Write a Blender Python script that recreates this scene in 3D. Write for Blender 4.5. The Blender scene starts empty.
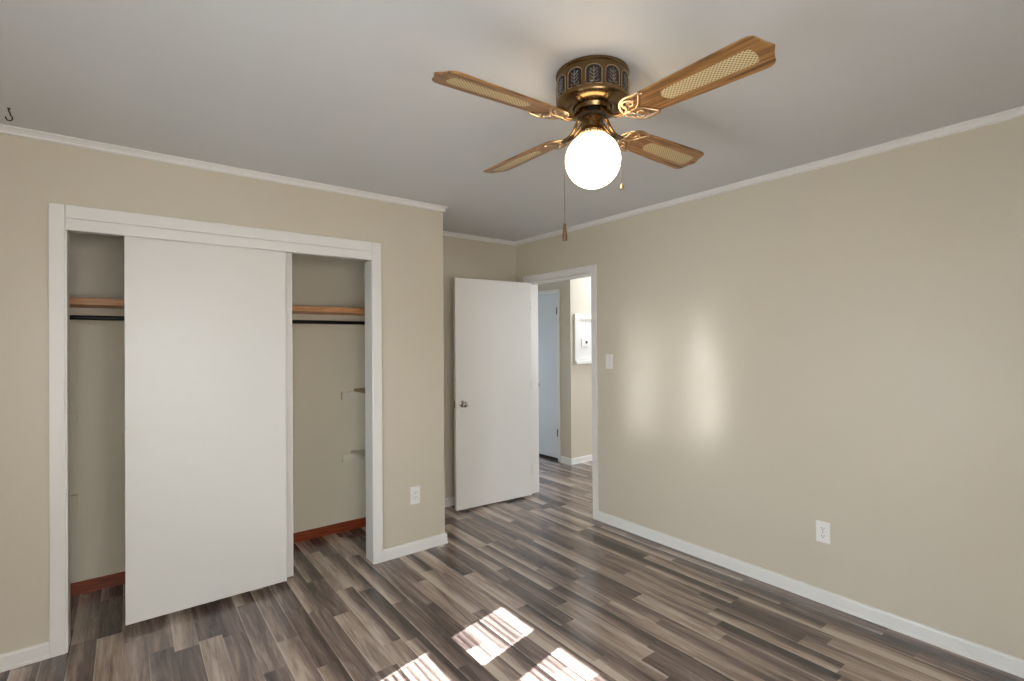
import bpy, bmesh, math
from mathutils import Vector, Matrix
PI = math.pi
sc = bpy.context.scene
COL = sc.collection

# ------------------------------------------------------------------ camera
cam_d = bpy.data.cameras.new('camera')
cam = bpy.data.objects.new('camera', cam_d)
COL.objects.link(cam)
fw = Vector((0.61173, 0.79106, 0.00463)); rt = Vector((0.79107, -0.61169, -0.00697)); up = Vector((0.00268, -0.00792, 0.99997))
m = Matrix((rt, up, -fw)).transposed().to_4x4()
m.translation = Vector((0, 0, 1.4488))
cam.matrix_world = m
cam_d.sensor_width = 36
cam_d.lens = 498.543 / 1024 * 36
cam_d.clip_start = 0.02
sc.camera = cam

# ------------------------------------------------------------------ exposure
vs = sc.view_settings
vs.view_transform = 'Standard'; vs.look = 'None'; vs.gamma = 1; vs.use_curve_mapping = False
vs.exposure = 0.12
cy = sc.cycles
cy.max_bounces = 14; cy.diffuse_bounces = 8; cy.glossy_bounces = 6; cy.transparent_max_bounces = 16
cy.sample_clamp_indirect = 0; cy.use_denoising = True; cy.blur_glossy = 0.0
cy.caustics_reflective = True

# ------------------------------------------------------------------ sky, sun, window light, added fill lamps
world = bpy.data.worlds.new('sky'); sc.world = world; world.use_nodes = True
wn = world.node_tree.nodes; wl = world.node_tree.links
sky = wn.new('ShaderNodeTexSky'); sky.sky_type = 'NISHITA'; sky.sun_disc = False
sky.sun_elevation = math.radians(31.5); sky.sun_rotation = math.radians(255)
bg = wn['Background']; bg.inputs['Strength'].default_value = 0.12
wl.new(sky.outputs[0], bg.inputs['Color'])

SUN_AZ, SUN_EL = math.radians(11.5), math.radians(31.5)
sd = Vector((math.cos(SUN_EL)*math.cos(SUN_AZ), math.cos(SUN_EL)*math.sin(SUN_AZ), -math.sin(SUN_EL)))
sun_d = bpy.data.lights.new('sun', 'SUN'); sun = bpy.data.objects.new('sun', sun_d); COL.objects.link(sun)
sun.rotation_euler = sd.to_track_quat('-Z', 'Y').to_euler(); sun.location = (-6, 0, 5)
sun_d.energy = 62; sun_d.angle = math.radians(0.35); sun_d.color = (.92, .95, 1)

def area(name, loc, direction, sx, sy, power, color):
    d = bpy.data.lights.new(name, 'AREA'); d.shape = 'RECTANGLE'; d.size = sx; d.size_y = sy
    d.energy = power; d.color = color
    o = bpy.data.objects.new(name, d); COL.objects.link(o)
    o.location = loc; o.rotation_euler = Vector(direction).to_track_quat('-Z', 'Z').to_euler()
    return o
area('daylight_side_window', (-0.86, 1.345, 1.10), (1, 0, 0), 1.0, .8, 95, (.78, .90, 1))
area('rear_fill_light', (0.25, -0.66, 1.45), (0, 1, 0), 1.3, 1.1, 44, (.98, .96, .94))  # fill lamp added behind the camera, shining through the added rear window
area('hall_end_fill', (3.75, 6.35, 0.95), (0, -1, 0), .8, 1.3, 15, (.56, .75, 1))  # added bluish fill for the hallway door; the end wall has no window
area('hall_room_fill', (5.3, 1.4, 1.6), (-.1, 1, 0), 1.2, 1.2, 40, (.95, .97, 1))  # added fill lamp for the niche wall, no opening behind it
area('hall_ceiling_lamp', (4.75, 3.75, 2.42), (0, 0, -1), .3, .3, 14, (.86, .93, 1))

# ------------------------------------------------------------------ materials
def s2l(c):
    return tuple(((v/255)/12.92 if v/255 <= .04045 else ((v/255+.055)/1.055)**2.4) for v in c) + (1,)
def mat(name, rgb, rough=.5, metal=0, spec=.5):
    mt = bpy.data.materials.new(name); mt.use_nodes = True
    b = mt.node_tree.nodes['Principled BSDF']
    b.inputs['Base Color'].default_value = s2l(rgb); b.inputs['Roughness'].default_value = rough
    b.inputs['Metallic'].default_value = metal; b.inputs['Specular IOR Level'].default_value = spec
    return mt
def nodes(mt):
    return mt.node_tree.nodes, mt.node_tree.links, mt.node_tree.nodes['Principled BSDF']
def bump(mt, scale, strength, dist=.002, detail=2, stretch=None):
    n, l, b = nodes(mt)
    tc = n.new('ShaderNodeTexCoord'); no = n.new('ShaderNodeTexNoise')
    no.inputs['Scale'].default_value = scale; no.inputs['Detail'].default_value = detail
    if stretch:
        mp = n.new('ShaderNodeMapping'); mp.inputs['Scale'].default_value = stretch
        l.new(tc.outputs['Object'], mp.inputs['Vector']); l.new(mp.outputs[0], no.inputs['Vector'])
    else:
        l.new(tc.outputs['Object'], no.inputs['Vector'])
    bp = n.new('ShaderNodeBump'); bp.inputs['Strength'].default_value = strength; bp.inputs['Distance'].default_value = dist
    l.new(no.outputs['Fac'], bp.inputs['Height']); l.new(bp.outputs[0], b.inputs['Normal'])
    return mt
def mottle(mt, rgb_a, rgb_b, scale, stretch=(1, 1, 1), detail=4, lo=.35, hi=.65, dist=0):
    n, l, b = nodes(mt)
    tc = n.new('ShaderNodeTexCoord'); mp = n.new('ShaderNodeMapping'); mp.inputs['Scale'].default_value = stretch
    no = n.new('ShaderNodeTexNoise'); no.inputs['Scale'].default_value = scale; no.inputs['Detail'].default_value = detail
    no.inputs['Distortion'].default_value = dist
    cr = n.new('ShaderNodeValToRGB')
    cr.color_ramp.elements[0].position = lo; cr.color_ramp.elements[0].color = s2l(rgb_a)
    cr.color_ramp.elements[1].position = hi; cr.color_ramp.elements[1].color = s2l(rgb_b)
    l.new(tc.outputs['Object'], mp.inputs['Vector']); l.new(mp.outputs[0], no.inputs['Vector'])
    l.new(no.outputs['Fac'], cr.inputs['Fac']); l.new(cr.outputs[0], b.inputs['Base Color'])
    return mt

M = {}
M['wall'] = bump(mat('beige_paint', (203, 195, 178), .42), 130, .12, .002)
M['closet'] = bump(mat('brightened_closet_paint', (224, 217, 197), .5), 130, .12, .002)  # wall beige lightened in colour so the closet looks better lit
M['ceiling'] = bump(mat('ceiling_paint', (205, 207, 209), .7), 90, .10, .002)
M['white'] = bump(mat('white_trim_paint', (226, 225, 222), .35), 40, .04)
M['door'] = bump(mat('door_paint', (222, 221, 217), .38), 60, .03)
M['hall_door'] = bump(mat('hall_door_paint', (214, 219, 226), .4), 60, .03)
M['plate'] = mat('white_plastic', (232, 231, 228), .3)
M['slot'] = mat('dark_slot', (40, 38, 36), .5)
M['shelf'] = mottle(mat('stained_shelf_wood', (190, 135, 85), .45), (176, 118, 70), (206, 152, 102), 9, (1, 14, 14))
M['red_wood'] = mottle(mat('red_stained_wood', (120, 52, 28), .4), (110, 42, 18), (152, 70, 32), 8, (1, 12, 12))
M['small_shelf'] = mottle(mat('brown_shelf_wood', (150, 120, 84), .5), (138, 108, 74), (164, 132, 96), 8, (10, 1, 10))
M['grey_shelf'] = mat('painted_shelf', (196, 192, 176), .5)
M['rod'] = mat('black_rod_metal', (22, 22, 26), .3, .6)
M['chrome'] = mat('satin_nickel', (190, 188, 184), .22, 1)
M['brass'] = bump(mat('antique_brass', (124, 101, 70), .25, 1), 60, .05)
M['brass_light'] = mat('polished_brass', (188, 160, 126), .30, 1)
M['dark_metal'] = mat('dark_bronze', (34, 30, 28), .4, .7)
M['chain'] = mat('tarnished_chain', (96, 84, 70), .4, .8)
M['knob_wood'] = mat('walnut_knob', (98, 66, 46), .4)
M['hook'] = mat('dark_hook_metal', (48, 38, 30), .45, .6)
M['blind'] = mat('white_blind_slat', (205, 205, 202), .5)

# blade wood: grain along the blade (local x)
bw = mat('oak_blade_wood', (150, 104, 62), .35)
n, l, b = nodes(bw)
tc = n.new('ShaderNodeTexCoord'); mp = n.new('ShaderNodeMapping'); mp.inputs['Scale'].default_value = (2.2, 46, 10)
no = n.new('ShaderNodeTexNoise'); no.inputs['Scale'].default_value = 1.6; no.inputs['Detail'].default_value = 5; no.inputs['Distortion'].default_value = .6
cr = n.new('ShaderNodeValToRGB')
for i, (pp, c) in enumerate([(.30, (84, 57, 32)), (.47, (132, 93, 51)), (.58, (162, 120, 70)), (.72, (102, 70, 39))]):
    e = cr.color_ramp.elements[i] if i < 2 else cr.color_ramp.elements.new(pp)
    e.position = pp; e.color = s2l(c)
l.new(tc.outputs['Object'], mp.inputs[0]); l.new(mp.outputs[0], no.inputs['Vector']); l.new(no.outputs['Fac'], cr.inputs[0]); l.new(cr.outputs[0], b.inputs['Base Color'])
M['blade'] = bw

# woven cane: diagonal lattice with dark holes, in the insert's own coordinates
cane = mat('woven_cane', (205, 186, 142), .6)
n, l, b = nodes(cane)
def math_node(n, op, a=None, b_=None, c=None):
    k = n.new('ShaderNodeMath'); k.operation = op
    return k
def M2(n, l, op, a, b_=None, c=None):
    k = n.new('ShaderNodeMath'); k.operation = op
    for i, v in enumerate((a, b_, c)):
        if v is None: continue
        if isinstance(v, (int, float)): k.inputs[i].default_value = v
        else: l.new(v, k.inputs[i])
    return k.outputs[0]
tc = n.new('ShaderNodeTexCoord'); sx = n.new('ShaderNodeSeparateXYZ'); l.new(tc.outputs['Object'], sx.inputs[0])
F = 2*PI/.0125
u = M2(n, l, 'MULTIPLY', sx.outputs['X'], F); v = M2(n, l, 'MULTIPLY', sx.outputs['Y'], F)
cu = M2(n, l, 'COSINE', M2(n, l, 'ADD', u, v)); cv = M2(n, l, 'COSINE', M2(n, l, 'SUBTRACT', u, v))
pr = M2(n, l, 'ADD', cu, cv)
cr = n.new('ShaderNodeValToRGB'); cr.color_ramp.elements[0].position = .55; cr.color_ramp.elements[0].color = s2l((200, 182, 142))
cr.color_ramp.elements[1].position = .85; cr.color_ramp.elements[1].color = s2l((112, 86, 52))
l.new(M2(n, l, 'MULTIPLY_ADD', pr, .25, .5), cr.inputs[0]); l.new(cr.outputs[0], b.inputs['Base Color'])
M['cane'] = cane

# pierced vent panel
vp = mat('pierced_vent_panel', (30, 32, 40), .4, .3)
M['vent'] = vp
M['vent_leaf'] = mat('pewter_leaf', (128, 132, 142), .35, .8)

# glowing opal globe
gl = bpy.data.materials.new('lit_opal_glass'); gl.use_nodes = True
n, l, b = nodes(gl)
b.inputs['Base Color'].default_value = (.95, .92, .86, 1); b.inputs['Roughness'].default_value = .15
b.inputs['Emission Color'].default_value = (1, .74, .45, 1); b.inputs['Emission Strength'].default_value = 8
M['globe'] = gl

glass = bpy.data.materials.new('window_glass'); glass.use_nodes = True
n, l, b = nodes(glass); out = n['Material Output']
tr = n.new('ShaderNodeBsdfTransparent'); gs = n.new('ShaderNodeBsdfGlossy'); gs.inputs['Roughness'].default_value = .02
mx = n.new('ShaderNodeMixShader'); mx.inputs[0].default_value = .05
l.new(tr.outputs[0], mx.inputs[1]); l.new(gs.outputs[0], mx.inputs[2]); l.new(mx.outputs[0], out.inputs['Surface'])
M['glass'] = glass

# laminate floor: strips along y, each strip cut in pieces of random length
fl = mat('grey_brown_laminate', (110, 96, 88), .20, 0, .5)
n, l, b = nodes(fl)
tc = n.new('ShaderNodeTexCoord'); sx = n.new('ShaderNodeSeparateXYZ'); l.new(tc.outputs['Object'], sx.inputs[0])
X, Y = sx.outputs['X'], sx.outputs['Y']
SW = .0985
xs = M2(n, l, 'DIVIDE', M2(n, l, 'ADD', X, 9.85 - .275), SW)
idx = M2(n, l, 'FLOOR', xs); fr = M2(n, l, 'FRACT', xs)
wv = n.new('ShaderNodeTexWhiteNoise'); wv.noise_dimensions = '1D'; l.new(idx, wv.inputs['W'])
W1 = M2(n, l, 'MULTIPLY_ADD', wv.outputs['Value'], 97.0, M2(n, l, 'MULTIPLY', Y, 1/.60))
vo = n.new('ShaderNodeTexVoronoi'); vo.voronoi_dimensions = '1D'; vo.inputs['Scale'].default_value = 1; l.new(W1, vo.inputs['W'])
vo.inputs['Randomness'].default_value = .75
sc3 = n.new('ShaderNodeSeparateColor'); l.new(vo.outputs['Color'], sc3.inputs[0])
rnd = sc3.outputs[0]; rnd2 = sc3.outputs[1]
# grain, shifted per piece
cmb = n.new('ShaderNodeCombineXYZ')
l.new(M2(n, l, 'MULTIPLY_ADD', X, 26.0, M2(n, l, 'MULTIPLY', rnd, 60)), cmb.inputs[0])
l.new(M2(n, l, 'MULTIPLY_ADD', Y, 1.7, M2(n, l, 'MULTIPLY', rnd2, 40)), cmb.inputs[1])
g1 = n.new('ShaderNodeTexNoise'); g1.inputs['Scale'].default_value = 1; g1.inputs['Detail'].default_value = 6; g1.inputs['Roughness'].default_value = .62
g1.inputs['Distortion'].default_value = .7
l.new(cmb.outputs[0], g1.inputs['Vector'])
cmb2 = n.new('ShaderNodeCombineXYZ')
l.new(M2(n, l, 'MULTIPLY_ADD', X, 160.0, M2(n, l, 'MULTIPLY', rnd, 60)), cmb2.inputs[0]); l.new(M2(n, l, 'MULTIPLY', Y, 9), cmb2.inputs[1])
g2 = n.new('ShaderNodeTexNoise'); g2.inputs['Scale'].default_value = 1; g2.inputs['Detail'].default_value = 3; l.new(cmb2.outputs[0], g2.inputs['Vector'])
# tone = piece tone + cross-strip gradient + grain
tone = M2(n, l, 'MULTIPLY_ADD', rnd, .36, .03)
gsign = M2(n, l, 'SUBTRACT', rnd2, .30)
tone = M2(n, l, 'ADD', tone, M2(n, l, 'MULTIPLY', M2(n, l, 'MULTIPLY', M2(n, l, 'SUBTRACT', .5, fr), gsign), 1.0))
tone = M2(n, l, 'ADD', tone, M2(n, l, 'MULTIPLY', g1.outputs['Fac'], .80))
tone = M2(n, l, 'ADD', tone, M2(n, l, 'MULTIPLY', M2(n, l, 'SUBTRACT', g2.outputs['Fac'], .5), .22))
# painted bevel highlight: thin pale line along one edge of each strip
edge = M2(n, l, 'LESS_THAN', fr, .045)
tone = M2(n, l, 'ADD', tone, M2(n, l, 'MULTIPLY', edge, M2(n, l, 'MULTIPLY', rnd2, .30)))
tone = M2(n, l, 'MULTIPLY_ADD', tone, 1.35, -.24)
cr = n.new('ShaderNodeValToRGB')
stops = [(.16, (56, 48, 46)), (.34, (86, 73, 68)), (.52, (118, 102, 95)), (.70, (156, 138, 127)), (.90, (194, 178, 164))]
for i, (pp, c) in enumerate(stops):
    e = cr.color_ramp.elements[i] if i < 2 else cr.color_ramp.elements.new(pp)
    e.position = pp; e.color = s2l(c)
l.new(tone, cr.inputs[0]); l.new(cr.outputs[0], b.inputs['Base Color'])
bp = n.new('ShaderNodeBump'); bp.inputs['Strength'].default_value = .06; bp.inputs['Distance'].default_value = .001
l.new(g2.outputs['Fac'], bp.inputs['Height']); l.new(bp.outputs[0], b.inputs['Normal'])
b.inputs['Coat Weight'].default_value = .35; b.inputs['Coat Roughness'].default_value = .22
M['floor'] = fl

# ------------------------------------------------------------------ mesh helpers
def add_box(bm, x0, x1, y0, y1, z0, z1, mi=0):
    vsx = [bm.verts.new((x, y, z)) for z in (z0, z1) for y in (y0, y1) for x in (x0, x1)]
    for f in ((0, 2, 3, 1), (4, 5, 7, 6), (0, 1, 5, 4), (2, 6, 7, 3), (0, 4, 6, 2), (1, 3, 7, 5)):
        bm.faces.new([vsx[i] for i in f]).material_index = mi
def add_lathe(bm, prof, seg=48, c=(0, 0, 0), mi=0):
    rings = []
    for r, z in prof:
        if r < 1e-6: rings.append([bm.verts.new((c[0], c[1], c[2]+z))])
        else: rings.append([bm.verts.new((c[0]+r*math.cos(2*PI*k/seg), c[1]+r*math.sin(2*PI*k/seg), c[2]+z)) for k in range(seg)])
    for a, b2 in zip(rings[:-1], rings[1:]):
        for k in range(seg):
            j = (k+1) % seg
            q = [a[k % len(a)], a[j % len(a)], b2[j % len(b2)], b2[k % len(b2)]]
            u = []
            for w in q:
                if w not in u: u.append(w)
            if len(u) > 2: bm.faces.new(u).material_index = mi
def add_tube(bm, pts, rad, seg=8, flat=1.0, mi=0, closed=False):
    pts = [Vector(p_) for p_ in pts]; N = len(pts); rings = []
    rads = rad if isinstance(rad, (list, tuple)) else [rad]*N
    prev = None
    for i, p_ in enumerate(pts):
        t = (pts[(i+1) % N]-pts[i-1]) if closed else (pts[min(i+1, N-1)]-pts[max(i-1, 0)])
        t.normalize()
        if prev is None:
            ref = Vector((0, 0, 1)) if abs(t.z) < .9 else Vector((1, 0, 0))
            side = t.cross(ref).normalized()
        else:
            side = (prev - t*prev.dot(t)).normalized()
        prev = side; upv = side.cross(t)
        rings.append([bm.verts.new(p_ + side*rads[i]*math.cos(2*PI*k/seg) + upv*rads[i]*flat*math.sin(2*PI*k/seg)) for k in range(seg)])
    rng = range(N if closed else N-1)
    for i in rng:
        a, b2 = rings[i], rings[(i+1) % N]
        for k in range(seg):
            j = (k+1) % seg
            bm.faces.new((a[k], a[j], b2[j], b2[k])).material_index = mi
    if not closed:
        bm.faces.new(list(reversed(rings[0]))).material_index = mi; bm.faces.new(rings[-1]).material_index = mi
def add_prism(bm, outline, z0, z1, mi=0):
    lo = [bm.verts.new((x, y, z0)) for x, y in outline]; hi = [bm.verts.new((x, y, z1)) for x, y in outline]
    bm.faces.new(list(reversed(lo))).material_index = mi; bm.faces.new(hi).material_index = mi
    k = len(outline)
    for i in range(k):
        j = (i+1) % k
        bm.faces.new((lo[i], lo[j], hi[j], hi[i])).material_index = mi
def finish(name, bm, mats, parent=None, smooth=False, bevel=0, loc=None):
    bmesh.ops.recalc_face_normals(bm, faces=bm.faces[:])
    me = bpy.data.meshes.new(name); bm.to_mesh(me); bm.free()
    for mt in (mats if isinstance(mats, (list, tuple)) else [mats]): me.materials.append(mt)
    if smooth:
        me.shade_smooth(); me.set_sharp_from_angle(angle=math.radians(38))
    o = bpy.data.objects.new(name, me); COL.objects.link(o)
    if loc: o.location = loc
    if parent: o.parent = parent
    if bevel:
        md = o.modifiers.new('bevel', 'BEVEL'); md.width = bevel; md.segments = 2; md.limit_method = 'ANGLE'
    return o
def boxes(name, blist, mt, parent=None, bevel=0):
    bm = bmesh.new()
    for q in blist: add_box(bm, *q)
    return finish(name, bm, mt, parent, bevel=bevel)
def tag(o, label, cat, group=None, kind=None):
    o['label'] = label; o['category'] = cat
    if group: o['group'] = group
    if kind: o['kind'] = kind
    return o
def struct(o, label, cat): return tag(o, label, cat, kind='structure')
def empty(name, loc, rz=0):
    o = bpy.data.objects.new(name, None); COL.objects.link(o)
    o.location = loc; o.rotation_euler = (0, 0, rz); o.empty_display_size = .05
    return o
def sweep_segment(bm, p0, p1, n0, n1, prof):
    """profile (out, z) along p0->p1; n0/n1 = mitred outward vectors at the ends (2D)"""
    A = [bm.verts.new((p0[0]+n0[0]*o_, p0[1]+n0[1]*o_, z)) for o_, z in prof]
    B = [bm.verts.new((p1[0]+n1[0]*o_, p1[1]+n1[1]*o_, z)) for o_, z in prof]
    k = len(prof)
    for i in range(k):
        j = (i+1) % k
        bm.faces.new((A[i], A[j], B[j], B[i]))
    bm.faces.new(A); bm.faces.new(list(reversed(B)))

# ------------------------------------------------------------------ room dimensions
H = 2.44
XL, YB = -0.62, -0.50          # window wall, rear wall
XR, YC, YA, XC = 3.043, 3.169, 3.867, 1.823
WT = .12
D0, D1, DH = 2.848, 3.682, 2.022       # bedroom doorway in the right wall
C0, C1, CH = -0.222, 1.278, 2.055      # closet opening

# floors (closet and alcove share the bedroom boards)
struct(boxes('floor', [(XL-.15, XR+.02, YB-.15, YA+.12, -.05, 0)], M['floor']), 'grey-brown wood laminate floor of the bedroom and closet', 'floor')
struct(boxes('floor_hall', [(XR+.023, 6.3, .8, 6.6, -.05, 0)], M['floor']), 'grey-brown laminate floor of the hallway beyond the doorway', 'floor')
struct(boxes('ceiling', [(XL-.15, 6.3, YB-.15, 6.6, H, H+.08)], M['ceiling']), 'plain off-white painted ceiling', 'ceiling')

# walls
struct(boxes('wall_left', [(XL, C0-.02, YC, YC+.115, 0, H), (C1+.02, XC, YC, YC+.115, 0, H), (C0-.02, C1+.02, YC, YC+.115, CH, H)], M['wall']),
       'beige painted wall with the wide closet opening', 'wall')
struct(boxes('wall_closet_end', [(XC-.10, XC, YC+.115, YA, 0, H)], M['wall']), 'beige end wall of the closet beside the open door', 'wall')
struct(boxes('wall_closet_side', [(-.72, -.62, YC+.115, YA, 0, H)], M['wall']), 'beige left side wall inside the closet', 'wall')
struct(boxes('wall_back', [(XC-.05, XR, YA, YA+.12, 0, H)], M['wall']), 'beige wall of the alcove behind the open door', 'wall')
struct(boxes('wall_closet_back', [(-.72, XC-.05, YA, YA+.12, 0, H)], M['closet']), 'beige back wall inside the closet, painted lighter to look better lit', 'wall')
struct(boxes('wall_right', [(XR, XR+WT, YB-.12, D0-.004, 0, H), (XR, XR+WT, D1+.004, 6.6, 0, H), (XR, XR+WT, D0-.004, D1+.004, DH, H)], M['wall']),
       'long beige painted wall right of the doorway', 'wall')
# window wall with a twin window
W = [(.96, 1.285), (1.465, 1.745)]; WZ0, WZ1 = .70, 1.485
struct(boxes('wall_window', [(XL-.12, XL, YB-.12, W[0][0]-.05, 0, H), (XL-.12, XL, W[1][1]+.05, YC+.115, 0, H),
       (XL-.12, XL, W[0][0]-.05, W[1][1]+.05, 0, WZ0), (XL-.12, XL, W[0][0]-.05, W[1][1]+.05, WZ1, H),
       (XL-.12, XL, W[0][1]+.05, W[1][0]-.05, WZ0, WZ1)], M['wall']), 'beige wall with twin sash windows behind the camera', 'wall')
R0, R1, RZ0, RZ1 = -.42, .92, .85, 2.0
struct(boxes('wall_rear', [(XL, R0, YB-.12, YB, 0, H), (R1, XR, YB-.12, YB, 0, H), (R0, R1, YB-.12, YB, 0, RZ0), (R0, R1, YB-.12, YB, RZ1, H)], M['wall']),
       'beige rear wall behind the camera, with a wide added window', 'wall')

def sash_window(name, fixed, a0, a1, z0, z1, rail, axis, label):
    """double-hung window in a wall whose constant axis is `axis`"""
    bm = bmesh.new(); t = .045; d0, d1 = fixed-.075, fixed-.03
    def bx(bm_, p0, p1, q0, q1, e0=d0, e1=d1):
        if axis == 'x': add_box(bm_, e0, e1, p0, p1, q0, q1)
        else: add_box(bm_, p0, p1, e0, e1, q0, q1)
    bx(bm, a0-.05, a0, z0, z1); bx(bm, a1, a1+.05, z0, z1); bx(bm, a0, a1, z0, z0+.05); bx(bm, a0, a1, z1-.04, z1); bx(bm, a0, a1, rail-.035, rail+.035)
    o = struct(finish(name, bm, M['white'], bevel=.002), label, 'window')
    for q0, q1 in ((z0+.05, rail-.035), (rail+.035, z1-.04)):
        bm = bmesh.new(); bx(bm, a0, a1, q0, q1, fixed-.054, fixed-.050); finish('pane', bm, M['glass'], o)
    return o
sash_window('window_1', XL, W[0][0], W[0][1], WZ0, WZ1, 1.165, 'x', 'white sash window nearer the rear wall')
sash_window('window_2', XL, W[1][0], W[1][1], WZ0, WZ1, 1.165, 'x', 'white sash window nearer the closet')
sash_window('window_3', YB, R0+.05, R1-.05, RZ0, RZ1, 1.42, 'y', 'wide white window added in the unseen rear wall for its light')  # invented window, placed for the light it gives the closet side
# mini blinds of the twin window
for i, (a0, a1) in enumerate(W):
    bl = empty('window_blind', (XL-.008, (a0+a1)/2, WZ1-.03))
    tag(bl, ['white slatted blind in the window nearer the rear wall', 'white slatted blind in the window nearer the closet'][i], 'blind')
    hw = (a1-a0)/2 + (.03 if i == 0 else .0)
    off = 0 if i == 0 else .022
    bm = bmesh.new(); add_box(bm, -.013, .013, -hw, hw, 0, .028); finish('head_rail', bm, M['blind'], bl, bevel=.002)
    bm = bmesh.new(); z = -.02
    while z > -(WZ1-WZ0)+.05:
        a = math.radians(11); c_, s_ = math.cos(a)*.0125, math.sin(a)*.0125
        q = [bm.verts.new(v_) for v_ in ((-c_, -hw+off, z+s_), (c_, -hw+off, z-s_), (c_, hw, z-s_), (-c_, hw, z+s_), (-c_, -hw+off, z+s_+.001), (c_, -hw+off, z-s_+.001), (c_, hw, z-s_+.001), (-c_, hw, z+s_+.001))]
        for f in ((3, 2, 1, 0), (4, 5, 6, 7), (0, 1, 5, 4), (1, 2, 6, 5), (2, 3, 7, 6), (3, 0, 4, 7)): bm.faces.new([q[k] for k in f])
        z -= .0235
    finish('slats', bm, M['blind'], bl)

# hallway shell
HX, HY = 4.165, 4.25
struct(boxes('wall_hall_left', [(HX, HX+.1, HY, 4.455, 0, H), (HX, HX+.1, 5.27, 6.6, 0, H), (HX, HX+.1, 4.455, 5.27, 2.07, H)], M['wall']), 'beige hallway wall around the pale blue door', 'wall')
struct(boxes('wall_hall_back', [(HX+.1, 6.3, HY, HY+.1, 0, H)], M['wall']), 'beige hallway wall carrying the white niche', 'wall')
struct(boxes('wall_hall_light_block', [(4.8, 4.9, HY+.1, 6.6, 0, H), (HX+.1, 4.8, 6.5, 6.6, 0, H)], M['wall']), 'unseen walls added behind the hallway door to block light', 'wall')  # added out of view so the gap under the door stays dark
struct(boxes('wall_hall_end', [(XR+WT, HX, 6.5, 6.6, 0, H)], M['wall']), 'far end wall of the hallway', 'wall')
struct(boxes('wall_hall_right', [(6.2, 6.3, .8, HY, 0, H)], M['wall']), 'right end wall of the hallway', 'wall')
struct(boxes('wall_hall_front', [(XR+WT, 6.2, .8, .9, 0, H)], M['wall']), 'near wall of the hallway', 'wall')

# ------------------------------------------------------------------ crown moulding and baseboards
ROOM = [(XL, YB), (XR, YB), (XR, YA), (XC, YA), (XC, YC), (XL, YC)]
NAMES = ['rear wall', 'right wall', 'alcove back wall', 'closet end wall', 'closet front wall', 'window wall']
def seg_normals(poly, i):
    k = len(poly)
    def nrm(a, b2):
        d = Vector((b2[0]-a[0], b2[1]-a[1])).normalized(); return Vector((-d.y, d.x))
    nA = nrm(poly[i-1], poly[i]); nB = nrm(poly[i], poly[(i+1) % k]); nC = nrm(poly[(i+1) % k], poly[(i+2) % k])
    def mit(a, b2): return a + b2 if abs(a.dot(b2)) < .5 else a
    return nB, mit(nA, nB), mit(nB, nC)
CW = .029
crown_prof = [(0, H), (CW, H), (CW, H-.006), (CW-.005, H-.007), (CW-.012, H-.013), (.010, H-.022), (.0095, H-.024), (.013, H-.026), (.013, H-.033), (.0, H-.036)]
base_prof = [(0, 0), (.016, 0), (.016, .012), (.013, .016), (.012, .062), (.009, .071), (.004, .074), (0, .074)]
tn = 1
for i in range(6):
    nB, m0, m1 = seg_normals(ROOM, i)
    bm = bmesh.new(); sweep_segment(bm, ROOM[i], ROOM[(i+1) % 6], m0, m1, crown_prof)
    struct(finish('trim_%d' % tn, bm, M['white']), 'white crown moulding along the ' + NAMES[i], 'crown moulding'); tn += 1
def base(name, p0, p1, nrm_, m0, m1, label, mt='white', prof=base_prof):
    bm = bmesh.new(); sweep_segment(bm, p0, p1, m0 or nrm_, m1 or nrm_, prof)
    return struct(finish(name, bm, M[mt]), label, 'baseboard')
base('baseboard_right', (XR, YB), (XR, 2.795), (-1, 0), (-1, 1), None, 'white baseboard along the right wall')
base('baseboard_left', (XL, YC), (-.287, YC), (0, -1), (1, -1), None, 'white baseboard at far left of the closet')
base('baseboard_pier', (1.345, YC), (XC, YC), (0, -1), None, (1, -1), 'short white baseboard right of the closet opening')
base('baseboard_closet_end', (XC, YC), (XC, YA), (1, 0), (1, -1), (1, -1), 'white baseboard on the closet end wall')
base('baseboard_alcove', (XC, YA), (XR, YA), (0, -1), (1, -1), (-1, -1), 'white baseboard behind the open door')
base('baseboard_window', (XL, YB), (XL, YC), (1, 0), (1, 1), (1, -1), 'white baseboard under the twin windows')
base('baseboard_rear', (XL, YB), (XR, YB), (0, 1), (1, 1), (-1, 1), 'white baseboard along the rear wall')
closet_prof = [(0, 0), (.014, 0), (.014, .066), (.011, .070), (0, .070)]
base('baseboard_closet', (-.62, YA), (XC-.10, YA), (0, -1), None, None, 'reddish-brown stained wood baseboard inside the closet', 'red_wood', closet_prof)
base('baseboard_hall', (HX, HY), (6.2, HY), (0, -1), (-1, -1), None, 'white baseboard on the hallway wall under the niche')
base('baseboard_hall_corner', (HX, HY), (HX, 4.42), (-1, 0), (-1, -1), None, 'short white baseboard beside the hallway door')

# ------------------------------------------------------------------ closet casing, jambs, sliding doors
def trim(blist, label, cat='door casing', bevel=.003, mt='white'):
    global tn
    o = struct(boxes('trim_%d' % tn, blist, M[mt], bevel=bevel), label, cat); tn += 1
    return o
trim([(-.287, -.229, YC-.018, YC, 0, 2.118)], 'white upright casing at the left of the closet opening')
trim([(C1+.004, 1.344, YC-.018, YC, 0, 2.118)], 'white upright casing at the right of the closet opening')
trim([(-.2285, C1+.0035, YC-.018, YC, 2.056, 2.118)], 'white head casing over the closet opening')
trim([(-.2285, C1+.0035, YC-.013, YC+.006, 2.000, 2.0555)], 'white fascia board hiding the sliding door track', 'fascia')
trim([(C0-.02, C0, YC-.012, YC+.115, 0, 2.000)], 'white left jamb of the closet opening', 'door jamb', .002)
trim([(C1, C1+.02, YC-.012, YC+.115, 0, 2.000)], 'white right jamb of the closet opening', 'door jamb', .002)
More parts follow.
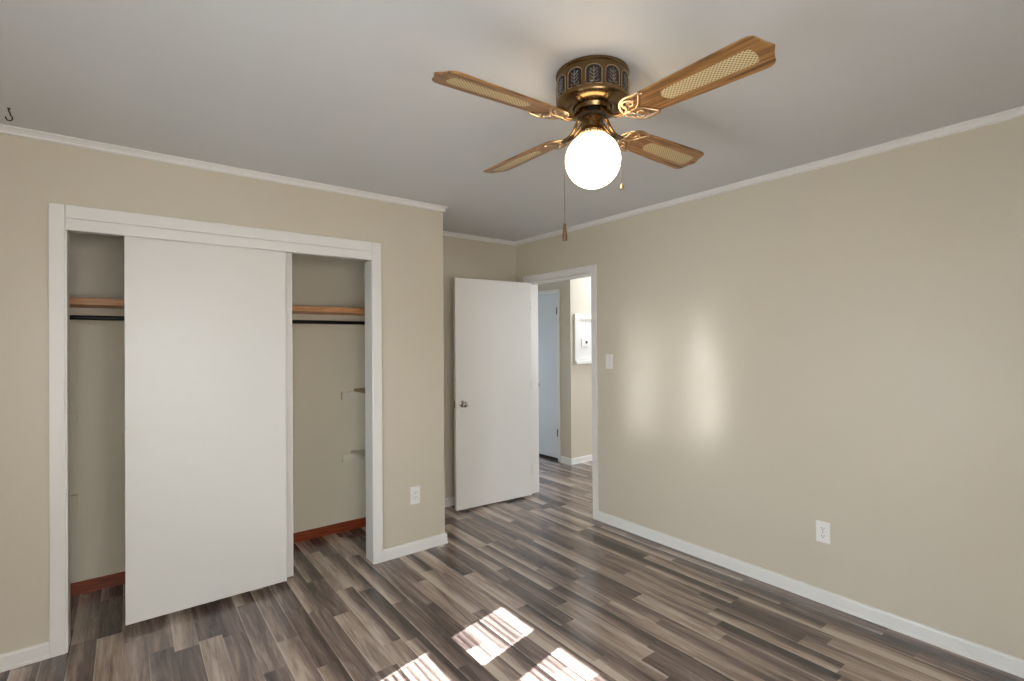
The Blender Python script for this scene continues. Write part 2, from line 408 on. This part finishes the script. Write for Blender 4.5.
trim([(C0, C1, YC+.008, YC+.115, 2.012, 2.055)], 'closet head jamb and sliding door track', 'door track', .001)
d = struct(boxes('door_1', [(-.008, .755, YC+.022, YC+.054, .036, 2.008)], M['door'], bevel=.0015), 'white flush sliding closet door in front', 'door')
d = struct(boxes('door_2', [(.030, .803, YC+.066, YC+.098, .036, 2.008)], M['door'], bevel=.0015), 'white flush sliding closet door behind, a narrow strip showing', 'door')

# closet interior
tag(boxes('closet_shelf', [(-.62, XC-.10, 3.55, YA, 1.672, 1.709)], M['shelf'], bevel=.002), 'long orange-brown wooden shelf across the top of the closet', 'shelf')
bm = bmesh.new()
add_tube(bm, [(-.62, 3.55, 1.601), (XC-.10, 3.55, 1.601)], .0125, 16)
tag(finish('closet_rod', bm, M['rod'], smooth=True), 'black hanging rod under the long closet shelf', 'closet rod')
trim([(-.62, XC-.10, YA-.02, YA, 1.600, 1.672)], 'painted cleat board under the long closet shelf', 'cleat', .002, 'closet')
def cleat(x0, x1, z0, z1, label):
    tag(boxes('shelf_cleat', [(x0, x1, YA-.03, YA, z0, z1)], M['closet'], bevel=.002), label, 'cleat', 'painted shelf cleats on the closet back wall')
cleat(-.62, -.226, 1.010, 1.066, 'upper painted cleat at the left end of the closet')
cleat(-.62, -.226, .522, .582, 'lower painted cleat at the left end of the closet')
cleat(1.312, XC-.10, 1.016, 1.076, 'upper painted cleat at the right end of the closet')
cleat(1.316, XC-.10, .534, .598, 'lower painted cleat at the right end of the closet')
tag(boxes('side_shelf', [(1.415, XC-.10, 3.58, YA, 1.076, 1.096)], M['small_shelf'], bevel=.002), 'small brown wooden shelf at the right end of the closet', 'shelf')
tag(boxes('side_shelf', [(1.388, XC-.10, 3.40, YA, .598, .613)], M['grey_shelf'], bevel=.002), 'small pale painted shelf low at the right end of the closet', 'shelf')

# ------------------------------------------------------------------ bedroom doorway and door
trim([(XR-.017, XR, D0-.053, D0-.003, 0, DH+.062)], 'white upright casing right of the bedroom doorway')
trim([(XR-.017, XR, D1+.003, D1+.050, 0, DH+.062)], 'white upright casing left of the bedroom doorway behind the door')
trim([(XR-.017, XR, D0-.0025, D1+.0025, DH+.004, DH+.062)], 'white head casing over the bedroom doorway')
JT = .004
trim([(XR-.01, XR+WT+.004, D1-JT, D1+.004, 0, DH)], 'white hinge jamb of the bedroom doorway', 'door jamb', .0015)
trim([(XR-.01, XR+WT+.01, D0-.004, D0+.004, 0, DH), (XR+.05, XR+.085, D0+.004, D0+.010, 0, DH-JT)], 'white latch jamb of the bedroom doorway', 'door jamb', .0015)
trim([(XR-.01, XR+WT+.01, D0+.004, D1-JT, DH-JT, DH), (XR+.05, XR+.085, D0+.012, D1-JT, DH-JT-.011, DH-JT)], 'white head jamb of the bedroom doorway', 'door jamb', .0015)

def knob(parent, x, y, z, sign, mt):
    """round knob with rosette; axis along local y, sign -1 = toward -y"""
    bm = bmesh.new()
    prof = [(0, 0), (.030, 0), (.030, .004), (.026, .008), (.013, .011), (.0115, .028), (.018, .034), (.0255, .044), (.0265, .052), (.023, .060), (.014, .065), (0, .066)]
    add_lathe(bm, prof, 28)
    bmesh.ops.rotate(bm, verts=bm.verts[:], cent=(0, 0, 0), matrix=Matrix.Rotation(PI/2*(-sign), 3, 'X'))
    bmesh.ops.translate(bm, verts=bm.verts[:], vec=(x, y, z))
    return finish('door_knob', bm, mt, parent, smooth=True)
ang = math.radians(180-4)
door = struct(boxes('door_3', [(.002, .800, -.035, 0, .016, 2.012)], M['door'], bevel=.0015), 'white flush bedroom door standing open into the room', 'door')
# local x runs from hinge to latch edge; local +y faces the camera after the turn
door.location = (3.022, 3.612, 0); door.rotation_euler = (0, 0, ang)
knob(door, .735, 0, .925, 1, M['chrome']); knob(door, .735, -.035, .925, -1, M['chrome'])
bm = bmesh.new(); add_box(bm, .7995, .8015, -.030, -.005, .895, .955); finish('latch_plate', bm, M['chrome'], door)
for z in (.25, 1.05, 1.80):
    bm = bmesh.new(); add_tube(bm, [(-.006, -.040, z-.045), (-.006, -.040, z+.045)], .006, 10)
    add_box(bm, -.0005, .0025, -.034, -.002, z-.044, z+.044)
    finish('hinge', bm, M['brass'], door, smooth=True)

# ------------------------------------------------------------------ hallway door, casing, niche
hd = struct(boxes('door_4', [(HX+.012, HX+.047, 4.475, 5.262, .030, 2.052)], M['hall_door'], bevel=.0015), 'pale blue-white closed door in the hallway', 'door')
for z in (.345, 1.835):
    bm = bmesh.new(); add_tube(bm, [(HX-.007, 4.478, z-.045), (HX-.007, 4.478, z+.045)], .008, 10)
    add_box(bm, HX-.006, HX+.0125, 4.4765, 4.4795, z-.045, z+.045)
    finish('hinge', bm, M['dark_metal'], hd, smooth=True)
bm = bmesh.new()
add_lathe(bm, [(0, 0), (.028, 0), (.028, .006), (.012, .010), (.011, .030), (.024, .040), (.025, .052), (.014, .060), (0, .061)], 20)
bmesh.ops.rotate(bm, verts=bm.verts[:], cent=(0, 0, 0), matrix=Matrix.Rotation(-PI/2, 3, 'Y'))
bmesh.ops.translate(bm, verts=bm.verts[:], vec=(HX+.012, 4.862, .91)); finish('door_knob', bm, M['chrome'], hd, smooth=True)
trim([(HX-.014, HX, 4.428, 4.468, 0, 2.10)], 'white upright casing of the hallway door')
trim([(HX-.014, HX, 4.468, 5.33, 2.060, 2.10)], 'white head casing of the hallway door')
trim([(HX+.001, HX+.058, 4.4555, 4.4735, 0, 2.069), (HX+.001, HX+.058, 4.4735, 5.269, 2.055, 2.069)], 'white jamb of the hallway door', 'door jamb', 0)

ni = empty('wall_niche', (4.41, HY, 1.19)); tag(ni, 'white framed niche with a small ledge on the hallway wall', 'niche')
bm = bmesh.new()
nx0, nx1, nz0, nz1, pd = -.198, .198, .035, .600, -.030
add_box(bm, nx0, nx0+.075, pd, 0, nz0, nz1); add_box(bm, nx1-.075, nx1, pd, 0, nz0, nz1)
add_box(bm, nx0+.075, nx1-.075, pd, 0, nz1-.062, nz1); add_box(bm, nx0+.075, nx1-.075, pd, 0, nz0, nz0+.03)
finish('frame', bm, M['white'], ni, bevel=.002)
bm = bmesh.new(); add_box(bm, nx0+.075, nx1-.075, -.006, 0, nz0+.03, nz1-.062); finish('back_panel', bm, M['white'], ni)
bm = bmesh.new(); add_box(bm, nx0-.006, nx1+.006, -.055, 0, 0, nz0); finish('ledge', bm, M['white'], ni, bevel=.003)
th = empty('phone_jack', (4.392, HY-.006, 1.445)); tag(th, 'small white wall plate with a dark jack inside the hallway niche', 'wall plate')
bm = bmesh.new(); add_box(bm, -.058, .058, -.016, 0, -.048, .048); finish('plate', bm, M['plate'], th, bevel=.004)
bm = bmesh.new(); add_box(bm, .004, .034, -.0185, -.015, -.012, .020); finish('jack', bm, M['slot'], th)

# ------------------------------------------------------------------ switch and outlets
def wall_plate(name, loc, rz, w, h, label, cat):
    e = empty(name, loc, rz); tag(e, label, cat)
    bm = bmesh.new(); add_box(bm, -w/2, w/2, -.006, 0, -h/2, h/2); finish('cover_plate', bm, M['plate'], e, bevel=.003)
    return e
def screw(e, z):
    bm = bmesh.new(); add_lathe(bm, [(0, 0), (.003, 0), (.003, .0012), (0, .0016)], 10)
    bmesh.ops.rotate(bm, verts=bm.verts[:], cent=(0, 0, 0), matrix=Matrix.Rotation(PI/2, 3, 'X'))
    bmesh.ops.translate(bm, verts=bm.verts[:], vec=(0, -.0058, z)); finish('screw', bm, M['chrome'], e)
sw = wall_plate('light_switch', (XR, 2.667, 1.294), -PI/2, .071, .115, 'white toggle light switch right of the bedroom doorway', 'light switch')
bm = bmesh.new(); add_box(bm, -.006, .006, -.0075, -.005, -.013, .013); add_box(bm, -.0042, .0042, -.016, -.006, -.001, .009); finish('toggle', bm, M['plate'], sw, bevel=.001)
screw(sw, .030); screw(sw, -.030)
def duplex(e):
    for z in (.0205, -.0205):
        bm = bmesh.new()
        ol = [(.017*math.cos(a), max(-.0135, min(.0135, .0175*math.sin(a)))) for a in [2*PI*k/24 for k in range(24)]]
        add_prism(bm, ol, 0, .0025)
        bmesh.ops.rotate(bm, verts=bm.verts[:], cent=(0, 0, 0), matrix=Matrix.Rotation(PI/2, 3, 'X'))
        bmesh.ops.translate(bm, verts=bm.verts[:], vec=(0, -.006, z)); s = finish('socket', bm, M['plate'], e)
        bm = bmesh.new()
        add_box(bm, -.0078, -.0056, -.0090, -.0084, z-.001, z+.0075); add_box(bm, .0056, .0078, -.0090, -.0084, z-.001, z+.0065); add_box(bm, -.0026, .0026, -.0090, -.0084, z-.0095, z-.0048)
        finish('slots', bm, M['slot'], s)
o1 = wall_plate('power_outlet', (XR, 1.135, .392), -PI/2, .072, .116, 'white duplex power outlet low on the long right wall', 'power outlet'); duplex(o1); screw(o1, 0)
o2 = wall_plate('power_outlet', (1.587, YC, .394), 0, .073, .122, 'white power outlet low on the wall right of the closet', 'power outlet')
bm = bmesh.new(); add_box(bm, -.0165, .0165, -.008, -.005, -.034, .034); s = finish('socket', bm, M['plate'], o2, bevel=.002)
bm = bmesh.new()
for z in (.019, -.015):
    add_box(bm, -.0075, -.0055, -.0087, -.0079, z, z+.008); add_box(bm, .0055, .0075, -.0087, -.0079, z, z+.007); add_box(bm, -.0022, .0022, -.0087, -.0079, z-.008, z-.004)
finish('slots', bm, M['slot'], s)

# ceiling hook near the left
bm = bmesh.new()
pts = [(0, 0, 0), (0, 0, -.012), (.004, -.002, -.020)]
for k in range(13):
    a = math.radians(70 - k*22); pts.append((.001+.010*math.cos(a), 0, -.040+.012*math.sin(a)))
add_tube(bm, pts, .0024, 8); add_lathe(bm, [(0, 0), (.006, 0), (.005, -.003), (0, -.004)], 12)
hk = finish('ceiling_hook', bm, M['hook'], smooth=True); hk.location = (-.385, 2.915, H)
tag(hk, 'small dark screw hook in the ceiling near the left corner', 'hook')

# ------------------------------------------------------------------ ceiling fan
FX, FY = 1.368, 1.272
fan = empty('ceiling_fan', (FX, FY, H)); tag(fan, 'antique brass ceiling fan with four wooden cane-panel blades and lit globe', 'ceiling fan')
bm = bmesh.new()
add_lathe(bm, [(0, 0), (.130, 0), (.134, -.003), (.134, -.010), (.130, -.013), (.131, -.018), (.131, -.100), (.134, -.106), (.133, -.112), (.126, -.121), (.104, -.128), (.080, -.131), (.074, -.129), (.070, -.126), (.068, -.131), (.064, -.140), (0, -.141)], 72)
finish('motor_housing', bm, M['brass'], fan, smooth=True)
# twelve arched pierced panels round the housing
def arch(w, h, k=8):
    pts = [(-w/2, -h/2), (w/2, -h/2), (w/2, h/2-w*.32)]
    for i in range(1, k): 
        a = PI*i/k; pts.append((w/2*math.cos(a), h/2-w*.32+w*.32*math.sin(a)))
    pts.append((-w/2, h/2-w*.32)); return pts
def wrap(bm, r):       # bend local (x, y, z) = (arc, height, out) round the drum
    for v_ in bm.verts:
        a = v_.co.x/r; rr = r+v_.co.z; h_ = v_.co.y
        v_.co = (rr*math.sin(a), -rr*math.cos(a), h_)
def add_strip(bm, outline, r_in, r_out, mi=0): add_prism(bm, outline, r_in, r_out, mi)
for k in range(12):
    pn = bmesh.new(); add_strip(pn, arch(.052, .062), -.001, .0015); bmesh.ops.triangulate(pn, faces=pn.faces[:])
    wrap(pn, .131); pv = finish('vent_panel', pn, M['vent'], fan)
    pv.location = (0, 0, -.064); pv.rotation_euler = (0, 0, math.radians(-44.6 + 30*k))
    lf = bmesh.new()
    add_box(lf, -.0012, .0012, -.026, .024, .0012, .003)
    for s_ in (-1, 1):
        for h_ in (-.018, -.006, .006):
            add_tube(lf, [(0, h_, .002), (s_*.007, h_+.004, .002), (s_*.013, h_+.012, .002)], .0016, 5)
        add_tube(lf, [(s_*.004, -.026, .002), (s_*.012, -.028, .002), (s_*.017, -.022, .002)], .0018, 5)
    fr_pts = arch(.050, .070); 
    wrap(lf, .131); finish('leaf_tracery', lf, M['vent_leaf'], pv)
    rm = bmesh.new(); add_tube(rm, [(x, y, .001) for x, y in arch(.055, .065)], .0020, 6, closed=True); wrap(rm, .131)
    finish('panel_rim', rm, M['brass_light'], pv, smooth=True)
bm = bmesh.new(); add_lathe(bm, [(0, -.138), (.050, -.138), (.052, -.144), (.052, -.156), (.046, -.160), (0, -.160)], 40)
finish('rotor_hub', bm, M['dark_metal'], fan, smooth=True)
bm = bmesh.new()
add_lathe(bm, [(0, -.156), (.040, -.156), (.041, -.162), (.041, -.200), (.043, -.206), (.050, -.212), (.052, -.218), (.050, -.222), (.050, -.230), (.047, -.234), (.040, -.234), (0, -.228)], 40)
for k in range(8):
    a = 2*PI*k/8 + .2
    add_box(bm, .0405*math.cos(a)-.0015, .0405*math.cos(a)+.0015, .0405*math.sin(a)-.0015, .0405*math.sin(a)+.0015, -.200, -.162)
finish('light_fitter', bm, M['brass'], fan, smooth=True)
bm = bmesh.new()
for k in range(26):
    a = 2*PI*k/26
    bmesh.ops.create_uvsphere(bm, u_segments=8, v_segments=6, radius=.0058, matrix=Matrix.Translation((.050*math.cos(a), .050*math.sin(a), -.224)))
finish('beaded_ring', bm, M['brass_light'], fan, smooth=True)
bm = bmesh.new()
prof = [(.036, -.228)]
for k in range(0, 37):
    a = math.radians(68 - k*(68+90)/36); prof.append((max(0, .1015*math.cos(a)), -.3185 + .1015*math.sin(a)))
prof[-1] = (0, -.42)
add_lathe(bm, prof, 48); finish('globe', bm, M['globe'], fan, smooth=True)

# blades
def blade_outline():
    pts = []
    for k in range(0, 13):                       # rounded root
        a = math.radians(90 + k*180/12); pts.append((.215 + .040*math.cos(a), .056*math.sin(a)))
    pts += [(.34, -.062), (.46, -.067), (.602, -.071), (.618, -.070), (.630, -.065), (.637, -.056), (.641, -.042), (.648, -.023), (.657, -.007), (.660, 0)]
    low = pts[13:]
    pts += [(x, -y) for x, y in reversed(low[:-1])]
    return pts
def insert_outline():
    pts = []
    for k in range(0, 9):
        a = math.radians(90 + k*180/8); pts.append((.330 + .024*math.cos(a), .026*math.sin(a)))
    pts += [(.592, -.032), (.603, -.029), (.608, -.021), (.612, 0), (.608, .021), (.603, .029), (.592, .032)]
    return pts
PITCH = math.radians(12.5)
def blade_parts():
    bm = bmesh.new(); add_prism(bm, blade_outline(), -.003, .003); bl = finish('blade', bm, M['blade'], bevel=.0015)
    bm = bmesh.new(); add_prism(bm, insert_outline(), -.0045, .0045); ins = finish('cane_insert', bm, M['cane'], bl)
    return bl, ins
def iron_parts():
    # open scrollwork plate under the blade root, in the blade's local frame
    bm = bmesh.new(); z = -.0065
    outer = []
    for k in range(0, 25):
        a = math.radians(62 + k*236/24); outer.append((.212 + .062*math.cos(a), .066*math.sin(a), z))
    add_tube(bm, [(.262, .050, z), (.255, .060, z)] + outer[1:-1] + [(.255, -.060, z), (.262, -.050, z)], .0048, 8, .55)
    for s_ in (-1, 1):
        sp = []
        for k in range(0, 22):
            t = k/21; a = math.radians(200 - 330*t); r = .026 - .017*t
            sp.append((.196 + r*math.cos(a), s_*(.031 + r*math.sin(a)), z))
        add_tube(bm, sp, .0040, 8, .6)
        add_tube(bm, [(.160, s_*.006, z), (.172, s_*.012, z), (.178, s_*.024, z), (.172, s_*.036, z)], .0038, 8, .6)
        add_tube(bm, [(.205, s_*.004, z), (.222, s_*.014, z), (.238, s_*.034, z), (.252, s_*.052, z)], .0036, 8, .6)
    add_tube(bm, [(.148, 0, z), (.180, 0, z), (.214, 0, z)], [.009, .006, .004], 8, .5)
    for q in ((.178, 0), (.222, .040), (.222, -.040)):
        add_lathe(bm, [(0, z-.0055), (.004, z-.0045), (.0052, z-.001), (.0052, z+.004), (0, z+.004)], 12, (q[0], q[1], 0))
    sc_ = finish('scroll_plate', bm, M['brass_light'], smooth=True)
    return sc_
b0, i0 = blade_parts(); s0 = iron_parts()
bm = bmesh.new()
def bez(p0, p1, p2, p3, n_=14):
    out = []
    for k in range(n_+1):
        t = k/n_; out.append(tuple((1-t)**3*a + 3*(1-t)**2*t*b_ + 3*(1-t)*t*t*c_ + t**3*d_ for a, b_, c_, d_ in zip(p0, p1, p2, p3)))
    return out
for s_ in (-1, 1):
    add_tube(bm, bez((.044, s_*.012, -.150), (.085, s_*.012, -.150), (.075, s_*.009, -.205), (.158, s_*.006, -.197)), .0068, 8, .8)
add_box(bm, .036, .056, -.020, .020, -.156, -.143)
a0 = finish('blade_arm', bm, M['brass'], smooth=True)
for k in range(4):
    th_ = k*PI/2 - math.radians(.5)
    if k == 0: bl, ins, sp, ar = b0, i0, s0, a0
    else:
        bl, ins, sp, ar = b0.copy(), i0.copy(), s0.copy(), a0.copy()
        for o in (bl, ins, sp, ar): COL.objects.link(o)
    ar.parent = fan; ar.rotation_euler = (0, 0, th_)
    bl.parent = fan; bl.location = (0, 0, -.190)
    droop = (-.006, -.012, .0254, .0254)[k]
    bl.rotation_euler = (Matrix.Rotation(th_, 3, 'Z') @ Matrix.Rotation(droop, 3, 'Y') @ Matrix.Rotation(-PITCH, 3, 'X')).to_euler()
    ins.parent = bl
    sp.parent = ar; sp.location = (0, 0, -.190); sp.rotation_euler = (Matrix.Rotation(droop, 3, 'Y') @ Matrix.Rotation(-PITCH, 3, 'X')).to_euler()

# pull chains
def chain(start, hang, z_end, knob_kind):
    bm = bmesh.new()
    sx_, sy_ = start; hx, hy = hang
    pts = bez((sx_, sy_, -.214), (hx*.8, hy*.8, -.205), (hx, hy, -.225), (hx, hy, -.30), 10) + [(hx, hy, -.40), (hx, hy, z_end)] if knob_kind == 'wood' else bez((sx_, sy_, -.214), (hx*.8, hy*.8, -.205), (hx, hy, -.225), (hx, hy, -.30), 10) + [(hx, hy, z_end)]
    add_tube(bm, pts, .0008, 6)
    tot = 0
    for a, b_ in zip(pts[:-1], pts[1:]):
        a, b_ = Vector(a), Vector(b_); L = (b_-a).length; nb = max(1, int(L/.0075))
        for q in range(nb):
            bmesh.ops.create_icosphere(bm, subdivisions=1, radius=.0013, matrix=Matrix.Translation(a.lerp(b_, q/nb)))
    c_ = finish('pull_chain', bm, M['chain'], fan, smooth=True)
    bm = bmesh.new()
    if knob_kind == 'wood':
        add_lathe(bm, [(0, .004), (.004, .002), (.0055, -.004), (.0045, -.010), (.0065, -.016), (.0060, -.024), (.0085, -.044), (.0095, -.056), (.0075, -.062), (0, -.063)], 16, (hx, hy, z_end))
        finish('chain_knob', bm, M['knob_wood'], c_, smooth=True)
    else:
        add_lathe(bm, [(0, .004), (.003, .002), (.006, -.004), (.0075, -.011), (.006, -.017), (0, -.020)], 16, (hx, hy, z_end))
        finish('chain_knob', bm, M['brass_light'], c_, smooth=True)
rx, ry = .7911, -.6117
chain((-rx*.048, -ry*.048), (-rx*.1055, -ry*.1055), -.553, 'wood')
chain((rx*.048, ry*.048), (rx*.1065, ry*.1065), -.408, 'bead')
